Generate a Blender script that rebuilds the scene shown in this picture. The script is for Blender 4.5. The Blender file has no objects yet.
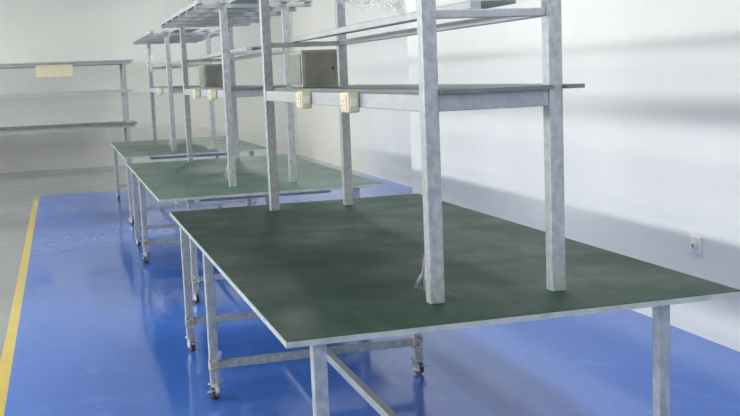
import bpy, bmesh, math, random
from mathutils import Vector, Matrix, noise
random.seed(4)
scene=bpy.context.scene
scene.view_settings.view_transform='Standard'
scene.view_settings.exposure=.06
COL=scene.collection

# ---------------------------------------------------------------- helpers
def srgb(r,g,b):
    def c(v):
        v/=255.
        return v/12.92 if v<=.04045 else ((v+.055)/1.055)**2.4
    return (c(r),c(g),c(b),1)

def new_mat(name):
    m=bpy.data.materials.new(name); m.use_nodes=True
    return m, m.node_tree, m.node_tree.nodes['Principled BSDF']

def mat(name,c1,c2=None,rough=.5,rough2=None,metal=0.,scale=8.,detail=5.,bump=0.,bscale=60.,coat=0.,spec=.5,stretch=(1,1,1),lo=.35,hi=.65,scuff=None):
    m,nt,b=new_mat(name); N=nt.nodes; L=nt.links
    b.inputs['Metallic'].default_value=metal
    b.inputs['Coat Weight'].default_value=coat
    b.inputs['Specular IOR Level'].default_value=spec
    geo=N.new('ShaderNodeNewGeometry'); mp=N.new('ShaderNodeMapping'); mp.inputs['Scale'].default_value=stretch
    L.new(geo.outputs['Position'],mp.inputs['Vector'])
    n=N.new('ShaderNodeTexNoise'); n.inputs['Scale'].default_value=scale; n.inputs['Detail'].default_value=detail
    L.new(mp.outputs[0],n.inputs['Vector'])
    r=N.new('ShaderNodeMapRange'); r.inputs['From Min'].default_value=lo; r.inputs['From Max'].default_value=hi
    L.new(n.outputs['Fac'],r.inputs['Value'])
    mx=N.new('ShaderNodeMix'); mx.data_type='RGBA'
    mx.inputs['A'].default_value=c1; mx.inputs['B'].default_value=c2 or c1
    L.new(r.outputs[0],mx.inputs['Factor']); colout=mx.outputs['Result']
    if scuff:
        mp3=N.new('ShaderNodeMapping'); mp3.inputs['Scale'].default_value=(1,.3,1); mp3.inputs['Rotation'].default_value=(0,0,.5)
        L.new(geo.outputs['Position'],mp3.inputs['Vector'])
        n3=N.new('ShaderNodeTexNoise'); n3.inputs['Scale'].default_value=9; n3.inputs['Detail'].default_value=9; n3.inputs['Distortion'].default_value=1.5
        L.new(mp3.outputs[0],n3.inputs['Vector'])
        r3=N.new('ShaderNodeMapRange'); r3.inputs['From Min'].default_value=.56; r3.inputs['From Max'].default_value=.68; r3.inputs['To Max'].default_value=.4
        L.new(n3.outputs['Fac'],r3.inputs['Value'])
        m3=N.new('ShaderNodeMix'); m3.data_type='RGBA'; m3.inputs['B'].default_value=scuff
        L.new(r3.outputs[0],m3.inputs['Factor']); L.new(colout,m3.inputs['A']); colout=m3.outputs['Result']
    L.new(colout,b.inputs['Base Color'])
    r2=N.new('ShaderNodeMapRange'); r2.inputs['To Min'].default_value=rough; r2.inputs['To Max'].default_value=rough2 if rough2 is not None else rough
    L.new(r.outputs[0],r2.inputs['Value']); L.new(r2.outputs[0],b.inputs['Roughness'])
    if bump:
        n2=N.new('ShaderNodeTexNoise'); n2.inputs['Scale'].default_value=bscale; n2.inputs['Detail'].default_value=3
        L.new(mp.outputs[0],n2.inputs['Vector'])
        bp=N.new('ShaderNodeBump'); bp.inputs['Strength'].default_value=bump; bp.inputs['Distance'].default_value=.01
        L.new(n2.outputs['Fac'],bp.inputs['Height']); L.new(bp.outputs[0],b.inputs['Normal'])
    return m

M_wall=mat('wall_paint',srgb(222,222,217),srgb(227,227,222),.75,scale=1.2,bump=.05,bscale=40)
M_wallb=mat('wall_paint_back',srgb(210,211,207),srgb(217,218,214),.75,scale=.8,bump=.05,bscale=40)
M_ceil=mat('ceiling_paint',srgb(220,220,215),srgb(228,228,224),.85,scale=2)
M_steel=mat('painted_steel',srgb(153,158,160),srgb(186,190,192),.32,.48,metal=.35,scale=45,detail=9,bump=.07,bscale=90,stretch=(1,1,.7),lo=.32,hi=.68)
M_steelL=mat('shelf_beam_steel',srgb(164,168,170),srgb(186,189,191),.38,.52,metal=.3,scale=30,detail=8,bump=.05,stretch=(1,.4,1),lo=.3,hi=.7)
M_weld=mat('weld_tape',srgb(205,205,200),srgb(120,110,98),.5,.8,scale=60,bump=.4)
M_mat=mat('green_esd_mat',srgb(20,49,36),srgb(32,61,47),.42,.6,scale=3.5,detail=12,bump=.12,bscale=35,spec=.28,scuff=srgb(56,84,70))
M_mat2=mat('green_mat_painted_sheen',srgb(68,96,84),srgb(86,112,100),.34,.5,scale=2.6,detail=9,bump=.08,bscale=25,spec=.5,scuff=srgb(125,145,135))  # far mats: pale reflection painted into the base green, plus scuffs
M_edge=mat('laminate_edge',srgb(160,170,165),srgb(185,191,187),.45,scale=18)
M_under=mat('board_underside',srgb(120,118,108),srgb(140,138,128),.7,scale=10)
M_boardg=mat('shelf_board_green',srgb(96,106,102),srgb(118,126,122),.4,.5,scale=5)
M_cream=mat('cream_plastic',srgb(214,205,172),srgb(222,213,184),.4,scale=12)
M_dark=mat('dark_plastic',srgb(40,42,44),srgb(55,57,60),.5,scale=12)
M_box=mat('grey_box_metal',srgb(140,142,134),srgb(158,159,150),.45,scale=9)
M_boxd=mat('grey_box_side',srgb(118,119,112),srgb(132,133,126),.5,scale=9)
M_white=mat('white_plastic',srgb(228,228,225),srgb(236,236,233),.35,scale=12)
M_rubber=mat('rubber_wheel',srgb(60,50,42),srgb(84,68,54),.6,scale=30)
M_alu=mat('window_frame_alu',srgb(200,203,205),srgb(210,213,215),.4,metal=.3)

def film_material():
    m,nt,b=new_mat('plastic_film'); N=nt.nodes; L=nt.links
    out=N['Material Output']
    b.inputs['Base Color'].default_value=srgb(222,225,226); b.inputs['Roughness'].default_value=.2
    tr=N.new('ShaderNodeBsdfTransparent'); mx=N.new('ShaderNodeMixShader')
    n=N.new('ShaderNodeTexNoise'); n.inputs['Scale'].default_value=25; n.inputs['Detail'].default_value=4
    r=N.new('ShaderNodeMapRange'); r.inputs['From Min'].default_value=.35; r.inputs['From Max'].default_value=.7
    r.inputs['To Min'].default_value=.05; r.inputs['To Max'].default_value=.5
    L.new(n.outputs['Fac'],r.inputs['Value']); L.new(r.outputs[0],mx.inputs[0])
    L.new(tr.outputs[0],mx.inputs[1]); L.new(b.outputs[0],mx.inputs[2]); L.new(mx.outputs[0],out.inputs['Surface'])
    return m
M_film=film_material()

def floor_material():
    m,nt,b=new_mat('epoxy_floor'); N=nt.nodes; L=nt.links
    geo=N.new('ShaderNodeNewGeometry'); sep=N.new('ShaderNodeSeparateXYZ'); L.new(geo.outputs['Position'],sep.inputs[0])
    def math_(op,a,b_=None,c=None):
        n=N.new('ShaderNodeMath'); n.operation=op
        for i,v in enumerate((a,b_,c)):
            if v is None: continue
            if isinstance(v,(int,float)): n.inputs[i].default_value=v
            else: L.new(v,n.inputs[i])
        return n.outputs[0]
    def noise_(scale,detail,rough=.5,dist=0.,st=(1,1,1),rot=0):
        mp=N.new('ShaderNodeMapping'); mp.inputs['Scale'].default_value=st; mp.inputs['Rotation'].default_value=(0,0,rot); L.new(geo.outputs['Position'],mp.inputs[0])
        n=N.new('ShaderNodeTexNoise'); n.inputs['Scale'].default_value=scale; n.inputs['Detail'].default_value=detail
        n.inputs['Roughness'].default_value=rough; n.inputs['Distortion'].default_value=dist; L.new(mp.outputs[0],n.inputs['Vector']); return n.outputs['Fac']
    def rng(v,a,b_,c=0.,d=1.):
        n=N.new('ShaderNodeMapRange'); L.new(v,n.inputs['Value'])
        for k,x in zip(('From Min','From Max','To Min','To Max'),(a,b_,c,d)): n.inputs[k].default_value=x
        return n.outputs[0]
    def mix(f,a,b_):
        n=N.new('ShaderNodeMix'); n.data_type='RGBA'
        L.new(f,n.inputs['Factor'])
        for k,v in (('A',a),('B',b_)):
            if isinstance(v,tuple): n.inputs[k].default_value=v
            else: L.new(v,n.inputs[k])
        return n.outputs['Result']
    X=sep.outputs['X'];Y=sep.outputs['Y']
    blueX=math_('GREATER_THAN',X,-.95); blueY=math_('LESS_THAN',Y,12.4); blue=math_('MULTIPLY',blueX,blueY)
    ya=math_('GREATER_THAN',X,-1.015); yb=math_('LESS_THAN',X,-.95); yl=math_('MULTIPLY',math_('MULTIPLY',ya,yb),blueY)
    n1=noise_(.9,6); n2=noise_(4,7,.6,1.2,(1,.5,1),.6); n3=noise_(1.6,8,.65,2.,(1,.6,1),-.4)
    bl=mix(rng(n1,.35,.65),srgb(62,110,198),srgb(68,117,205))
    bl=mix(rng(n2,.60,.64,0,.10),bl,srgb(130,163,218))
    bl=mix(rng(n3,.56,.60,0,.07),bl,srgb(140,170,222))
    gr=mix(rng(n1,.35,.65),srgb(138,141,139),srgb(150,153,151))
    c=mix(blue,gr,bl)
    yc=mix(rng(n2,.5,.7),srgb(216,190,66),srgb(200,180,86))
    c=mix(yl,c,yc); L.new(c,b.inputs['Base Color'])
    L.new(rng(n3,.45,.62,.09,.17),b.inputs['Roughness'])
    b.inputs['Specular IOR Level'].default_value=.6
    bp=N.new('ShaderNodeBump'); bp.inputs['Strength'].default_value=.025; bp.inputs['Distance'].default_value=.02
    L.new(noise_(2.2,3),bp.inputs['Height']); L.new(bp.outputs[0],b.inputs['Normal'])
    return m
M_floor=floor_material()

def emis(name,col,s):
    m,nt,b=new_mat(name); b.inputs['Emission Color'].default_value=col; b.inputs['Emission Strength'].default_value=s; return m
M_tube=emis('tube_glow',(1,.98,.95,1),6)

class Builder:
    """collects boxes / cylinders into one mesh with several material slots"""
    def __init__(s): s.bm=bmesh.new(); s.mats=[]
    def slot(s,m):
        if m not in s.mats: s.mats.append(m)
        return s.mats.index(m)
    def box(s,x0,x1,y0,y1,z0,z1,m,bev=.0,mtx=None):
        t=bmesh.new(); bmesh.ops.create_cube(t,size=1)
        for v in t.verts: v.co=Vector(((x0+x1)/2+v.co.x*(x1-x0),(y0+y1)/2+v.co.y*(y1-y0),(z0+z1)/2+v.co.z*(z1-z0)))
        if bev: bmesh.ops.bevel(t,geom=t.edges[:],offset=bev,segments=2,affect='EDGES',profile=.5)
        s.merge(t,m,mtx)
    def cyl(s,p0,p1,r,m,seg=14,r2=None):
        p0=Vector(p0);p1=Vector(p1);d=p1-p0
        t=bmesh.new(); bmesh.ops.create_cone(t,cap_ends=True,segments=seg,radius1=r,radius2=r if r2 is None else r2,depth=d.length)
        q=d.to_track_quat('Z','Y').to_matrix().to_4x4()
        s.merge(t,m,Matrix.Translation((p0+p1)/2)@q)
    def merge(s,t,m,mtx=None):
        i=s.slot(m)
        if mtx is not None: bmesh.ops.transform(t,matrix=mtx,verts=t.verts)
        vm={}
        for v in t.verts: vm[v]=s.bm.verts.new(v.co)
        for f in t.faces:
            nf=s.bm.faces.new([vm[v] for v in f.verts]); nf.material_index=i
        t.free()
    def done(s,name,parent=None):
        me=bpy.data.meshes.new(name); bmesh.ops.recalc_face_normals(s.bm,faces=s.bm.faces)
        s.bm.to_mesh(me); s.bm.free()
        for m in s.mats: me.materials.append(m)
        o=bpy.data.objects.new(name,me); COL.objects.link(o)
        if parent:
            o.parent=parent; o.matrix_parent_inverse=parent.matrix_world.inverted()
        return o
def empty(name,loc=(0,0,0)):
    e=bpy.data.objects.new(name,None); COL.objects.link(e); e.location=loc; e.empty_display_size=.1
    e.matrix_world=Matrix.Translation(loc); return e
def simple(name,x0,x1,y0,y1,z0,z1,m,bev=0,parent=None):
    b=Builder(); b.box(x0,x1,y0,y1,z0,z1,m,bev); return b.done(name,parent)

# ---------------------------------------------------------------- room
XL,XR,XR2,YN,YJ,YB,H=-7.5,2.74,3.85,-7.,6.9,17.1,3.6
simple('floor',XL-.2,XR2+.2,YN-.2,YB+.2,-.1,0,M_floor)
simple('ceiling',XL-.2,XR2+.2,YN-.2,YB+.2,H,H+.1,M_ceil)
b=Builder(); b.box(XR,XR2+.2,YN-.2,YJ,0,H,M_wall); b.box(XR2,XR2+.2,YJ,YB+.2,0,H,M_wall); b.done('wall_right')
simple('wall_back',XL-.2,XR2,YB,YB+.2,0,H,M_wallb)
simple('wall_near',XL-.2,XR,YN-.2,YN,0,H,M_wall)
WZ0,WZ1=1.99,2.43
b=Builder(); b.box(XL-.2,XL,YN,YB,0,WZ0,M_wall); b.box(XL-.2,XL,YN,YB,WZ1,H,M_wall)
wins=[(-6.6+i*3.3,-6.6+i*3.3+3.2) for i in range(7)]
prev=YN
for (a,c) in wins:
    b.box(XL-.2,XL,prev,a,WZ0,WZ1,M_wall); prev=c
b.box(XL-.2,XL,prev,YB,WZ0,WZ1,M_wall); b.done('wall_left')
for i,(a,c) in enumerate(wins):
    b=Builder(); x0,x1=XL-.14,XL-.08
    b.box(x0,x1,a,c,WZ0,WZ0+.03,M_alu); b.box(x0,x1,a,c,WZ1-.03,WZ1,M_alu)
    for k in range(4):
        yy=a+(c-a-.04)*k/3; b.box(x0,x1,yy,yy+.04,WZ0+.03,WZ1-.03,M_alu)
    b.done('window_%d'%(i+1))

# ---------------------------------------------------------------- workbench
T=.75
def crumple(name,pts_fn,nu,nv,amp,mat_,parent=None,seed=0):
    bm=bmesh.new(); g=[]
    for i in range(nu+1):
        row=[]
        for j in range(nv+1):
            p=Vector(pts_fn(i/nu,j/nv)); n=noise.noise_vector(p*18+Vector((seed,0,0)))+.5*noise.noise_vector(p*45+Vector((seed,3,0)))
            row.append(bm.verts.new(p+n*amp))
        g.append(row)
    for i in range(nu):
        for j in range(nv): bm.faces.new((g[i][j],g[i+1][j],g[i+1][j+1],g[i][j+1]))
    me=bpy.data.meshes.new(name); bm.to_mesh(me); bm.free(); me.materials.append(mat_)
    o=bpy.data.objects.new(name,me); COL.objects.link(o)
    if parent: o.parent=parent; o.matrix_parent_inverse=parent.matrix_world.inverted()
    return o
def ribbon(name,p0,p1,width,amp,parent,seed):
    p0=Vector(p0);p1=Vector(p1)
    def f(u,v):
        p=p0.lerp(p1,v); wv=width*(1-.5*v); a=seed*1.7+v*3
        return p+Vector((math.cos(a),math.sin(a),0))*(u-.5)*wv
    return crumple(name,f,4,22,amp,M_film,parent,seed)

def caster(b,X,Y,ang=.6):
    R=Matrix.Translation((X,Y,0))@Matrix.Rotation(ang,4,'Z')
    b.box(-.026,.026,-.026,.026,.074,.082,M_steelL,.001,R)
    def P(x,y,z): return R@Vector((x,y,z))
    b.cyl(P(0,0,.062),P(0,0,.074),.02,M_steelL)
    for s in (-1,1): b.box(s*.015-.0015,s*.015+.0015,-.018,.024,.02,.064,M_steelL,0,R)
    b.box(-.0165,.0165,-.018,.018,.060,.064,M_steelL,0,R)
    b.cyl(P(-.011,.008,.026),P(.011,.008,.026),.026,M_rubber,20)
    b.cyl(P(-.02,.008,.026),P(.02,.008,.026),.005,M_steelL,10)
    b.box(-.011,.011,.024,.056,.046,.052,M_steelL,.001,R)

def workbench(ox,oy,W,L,leg_rows,post_y,mat_m,top_z=2.03,mid_z=1.43,up_z=1.72,sockets=()):
    e=empty('workbench',(ox,oy,0))
    TH=.020
    b=Builder()
    b.box(ox+.004,ox+W-.004,oy+.004,oy+L-.004,T-TH,T-.004,M_under)
    for (x0,x1,y0,y1) in ((ox,ox+W,oy,oy+.004),(ox,ox+W,oy+L-.004,oy+L),(ox,ox+.004,oy+.004,oy+L-.004),(ox+W-.004,ox+W,oy+.004,oy+L-.004)):
        b.box(x0,x1,y0,y1,T-TH,T-.002,M_edge)
    b.box(ox+.003,ox+W-.003,oy+.003,oy+L-.003,T-.004,T,mat_m)
    b.done('tabletop',e)
    b=Builder(); zt=T-TH; s=.022
    for (xl,xr,yy,bar) in leg_rows:
        for k,x in enumerate((xl,xr)):
            X=ox+x;Y=oy+yy
            b.box(X-s,X+s,Y-s,Y+s,.082,zt,M_steel,.004)
            caster(b,X,Y,.5+1.3*k+yy)
            b.box(X-s-.003,X+s+.003,Y-s-.003,Y+s+.003,bar-.03,bar+.03,M_weld,.003)
        b.box(ox+xl+s,ox+xr-s,oy+yy-.018,oy+yy+.018,bar-.018,bar+.018,M_steel,.003)
    ybars=sorted(r[2] for r in leg_rows)
    b.box(ox+.56,ox+.596,oy+ybars[0]+.018,oy+ybars[-1]-.018,.155,.191,M_steel,.003)
    for x in (.3,1.2):
        b.box(ox+x,ox+x+.04,oy+.2,oy+L-.2,zt-.04,zt,M_steel,.003)
    for yy in (.2,L/2,L-.2): b.box(ox+.34,ox+1.2,oy+yy-.018,oy+yy+.018,zt-.04,zt,M_steel,.003)
    for (xl,xr,yy,bar) in leg_rows:
        if yy>.5: b.box(ox+xl+s,ox+xr-s,oy+yy-.018,oy+yy+.018,zt-.036,zt,M_steel,.003)
    b.done('leg_frame',e)
    px1,px2=.58,1.03; h=.026
    b=Builder()
    for yy in post_y:
        for x in (px1,px2):
            b.box(ox+x-h,ox+x+h,oy+yy-h,oy+yy+h,T,top_z,M_steel,.004)
    b.done('uprights',e)
    y0,y1=oy+post_y[0],oy+post_y[-1]
    b=Builder()
    for x in (px1,px2): b.box(ox+x-.02,ox+x+.02,y0+h,y1-h,mid_z-.035,mid_z+.022,M_steelL,.003)
    for yy in (post_y): b.box(ox+px1+h,ox+px2-h,oy+yy-.02,oy+yy+.02,mid_z-.035,mid_z+.022,M_steelL,.003)
    for k in range(1,4):
        yy=y0+(y1-y0)*k/4; b.box(ox+px1+.02,ox+px2-.02,yy-.015,yy+.015,mid_z-.02,mid_z+.022,M_steelL)
    b.done('shelf_frame',e)
    b=Builder()
    b.box(ox+px1+h,ox+px2-h,y0-.06,y1+.06,mid_z+.022,mid_z+.036,M_boardg)
    b.box(ox+px2-h,ox+px2+.09,y0+h,y1-h,mid_z+.022,mid_z+.036,M_boardg)
    b.box(ox+px2+h,ox+px2+.09,y0-.06,y0+h,mid_z+.022,mid_z+.036,M_boardg)
    b.done('shelf_board',e)
    b=Builder()
    for yy in post_y:
        b.box(ox+px1+h,ox+px2-h,oy+yy-.014,oy+yy+.014,up_z-.022,up_z+.006,M_steelL,.003)
    b.box(ox+.735,ox+.775,y0,y1,up_z+.006,up_z+.036,M_steelL,.003)
    b.box(ox+.775,ox+.90,y0,y1,up_z+.022,up_z+.034,M_boardg)
    b.box(ox+px2-.02,ox+px2+.02,y0+h,y1-h,up_z-.02,up_z+.01,M_steelL,.003)
    b.done('upper_rails',e)
    b=Builder()
    for x in (px1-.17,px1,px2,px2+.17):
        b.box(ox+x-.018,ox+x+.018,y0-.1,y1+.1,top_z+.03,top_z+.06,M_steelL,.003)
    n=5
    for k in range(n+1):
        yy=y0+(y1-y0)*k/n
        b.box(ox+px1-.2,ox+px2+.2,yy-.018,yy+.018,top_z,top_z+.03,M_steelL,.003)
    b.box(ox+px1+.1,ox+px2-.1,y0-.1,y1+.1,top_z+.06,top_z+.072,M_edge)
    b.done('top_rails',e)
    for i,yy in enumerate(sockets):
        b=Builder(); X=ox+px1-.02
        b.box(X-.05,X,oy+yy-.06,oy+yy+.06,mid_z-.055,mid_z+.028,M_cream,.007)
        b.box(X-.055,X-.05,oy+yy-.045,oy+yy+.045,mid_z-.043,mid_z+.016,M_cream,.002)
        b.box(X-.04,X-.01,oy+yy-.064,oy+yy-.06,mid_z-.03,mid_z+.005,M_white,.001)
        for q in (-.02,.02):
            b.cyl((X-.0555,oy+yy+q,mid_z-.008),(X-.0545,oy+yy+q,mid_z-.008),.004,M_dark,8)
            b.cyl((X-.0555,oy+yy+q,mid_z-.025),(X-.0545,oy+yy+q,mid_z-.025),.004,M_dark,8)
        b.done('power_socket_%d'%(i+1),e)
    fx,fy=ox+px1-.028,oy+post_y[0]
    for k in range(4):
        ribbon('film_strip_%d'%k,(fx-.003*k,fy-.02+.01*k,T+.19-.02*k),(fx-.006-.007*k,fy-.03+.02*k,T+.05),.022,.006,e,k+1)
    return e
W=1.58
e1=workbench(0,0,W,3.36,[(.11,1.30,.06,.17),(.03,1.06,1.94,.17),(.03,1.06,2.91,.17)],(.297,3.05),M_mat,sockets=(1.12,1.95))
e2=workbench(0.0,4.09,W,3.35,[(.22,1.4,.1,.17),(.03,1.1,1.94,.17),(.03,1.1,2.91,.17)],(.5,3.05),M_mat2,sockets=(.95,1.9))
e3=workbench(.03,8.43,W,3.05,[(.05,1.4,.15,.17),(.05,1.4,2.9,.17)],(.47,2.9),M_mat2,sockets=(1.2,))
for k in range(3):
    ribbon('foot_film_%d'%k,(.05,1.92+.02*k,.24),(.03+.02*k,1.9+.03*k,.04),.04,.01,e1,20+k)
crumple('film_sheet',lambda u,v:(1.03+.08*math.sin(u*5),1.9+.9*u,2.06-.26*v*(1-.45*u)),30,20,.05,M_film,e1,seed=9)
crumple('film_sheet_far',lambda u,v:(.45+.03*math.sin(u*5),9.33+.4*u,1.9-.3*v*(1-.45*u)),20,16,.04,M_film,e3,seed=5)

def control_box(x,y,z,w,d,h,parent):
    b=Builder()
    b.box(x,x+w,y,y+d,z,z+h,M_box,.006)
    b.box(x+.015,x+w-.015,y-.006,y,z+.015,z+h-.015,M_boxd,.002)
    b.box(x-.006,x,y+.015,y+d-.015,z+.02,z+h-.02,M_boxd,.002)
    b.cyl((x+w-.03,y-.012,z+h/2),(x+w-.03,y-.006,z+h/2),.008,M_dark,12)
    return b.done('control_box',parent)
control_box(.67,2.55,1.466,.2,.3,.2,e1)
control_box(.68,6.55,1.466,.2,.3,.2,e2)

# ---------------------------------------------------------------- far storage rack
def rack(x0,x1,y0,y1,levels):
    e=empty('storage_rack',(x0,y0,0))
    b=Builder(); h=.03
    n=3
    for k in range(n+1):
        xx=x0+(x1-x0)*k/n
        for yy in (y0,y1):
            b.box(xx-h,xx+h,yy-h,yy+h,0,levels[0][0],M_steel,.004)
    b.done('uprights',e)
    for i,(z,t,board) in enumerate(levels):
        b=Builder()
        for yy in (y0,y1): b.box(x0-.05,x1+.12,yy-.025-h,yy-h,z-t,z,M_steelL if board!=2 else M_steel,.003)
        for k in range(n+1):
            xx=x0+(x1-x0)*k/n; b.box(xx-.02,xx+.02,y0+h,y1-h-.025,z-t,z,M_steelL)
        if board: b.box(x0-.1,x1+.16,y0-.12,y1+.05,z,z+.02,M_edge if board==1 else M_boardg)
        b.done('shelf_%d'%(i+1),e)
    b=Builder(); b.box(x1-1.45,x1-.85,y0-.075,y0-.055,1.68,1.88,M_cream,.004); b.done('name_board',e)
    return e
rack(-7.0,.53,15.6,16.4,[(1.91,.05,1),(1.42,.04,0),(.83,.06,2)])

# ---------------------------------------------------------------- wall socket
b=Builder()
b.box(XR-.012,XR,1.955,2.055,.465,.565,M_white,.004); b.box(XR-.026,XR-.012,1.985,2.03,.49,.535,M_white,.006)
b.cyl((XR-.028,2.007,.512),(XR-.026,2.007,.512),.012,M_box,12); b.done('wall_socket')

# ---------------------------------------------------------------- ceiling lamps
for ix,x in enumerate((-5.4,-3.1,1.6)):
    for iy,y in enumerate((-4.5,-.5,3.5,7.5,11.5,15.2)):
        b=Builder()
        b.box(x-.07,x+.07,y-.62,y+.62,H-.05,H,M_white,.005)
        b.cyl((x-.03,y-.58,H-.065),(x-.03,y+.58,H-.065),.013,M_tube); b.cyl((x+.03,y-.58,H-.065),(x+.03,y+.58,H-.065),.013,M_tube)
        b.done('ceiling_lamp')
        l=bpy.data.lights.new('ceiling_light','AREA'); l.shape='RECTANGLE'; l.size=.3; l.size_y=1.2; l.energy=27; l.color=(1,.99,.96)
        o=bpy.data.objects.new('ceiling_light',l); COL.objects.link(o); o.location=(x,y,H-.1)
for (a,c) in wins:
    l=bpy.data.lights.new('window_light','AREA'); l.shape='RECTANGLE'; l.size=c-a; l.size_y=WZ1-WZ0; l.energy=155; l.color=(.95,.975,1)
    o=bpy.data.objects.new('window_light',l); COL.objects.link(o); o.location=(XL-.16,(a+c)/2,(WZ0+WZ1)/2)
    o.rotation_euler=(math.radians(90),0,math.radians(-90))
w=bpy.data.worlds.new('World'); scene.world=w; w.use_nodes=True
w.node_tree.nodes['Background'].inputs[0].default_value=(.75,.85,1,1); w.node_tree.nodes['Background'].inputs[1].default_value=1.

# ---------------------------------------------------------------- camera
yaw,pitch,roll,f=-.2840,-.1280,-.0400,1045.27
F=Vector((-math.sin(yaw)*math.cos(pitch),math.cos(yaw)*math.cos(pitch),math.sin(pitch)))
R0=Vector((math.cos(yaw),math.sin(yaw),0)); U0=R0.cross(F)
c_,s_=math.cos(roll),math.sin(roll)
R2=c_*R0+s_*U0; U2=-s_*R0+c_*U0
cam=bpy.data.cameras.new('camera'); co=bpy.data.objects.new('camera',cam); COL.objects.link(co)
cam.sensor_width=36; cam.lens=f*36/740; cam.clip_end=100
m=Matrix((R2,U2,-F)).transposed().to_4x4(); m.translation=Vector((-.5934,-2.9764,1.529)); co.matrix_world=m
scene.camera=co
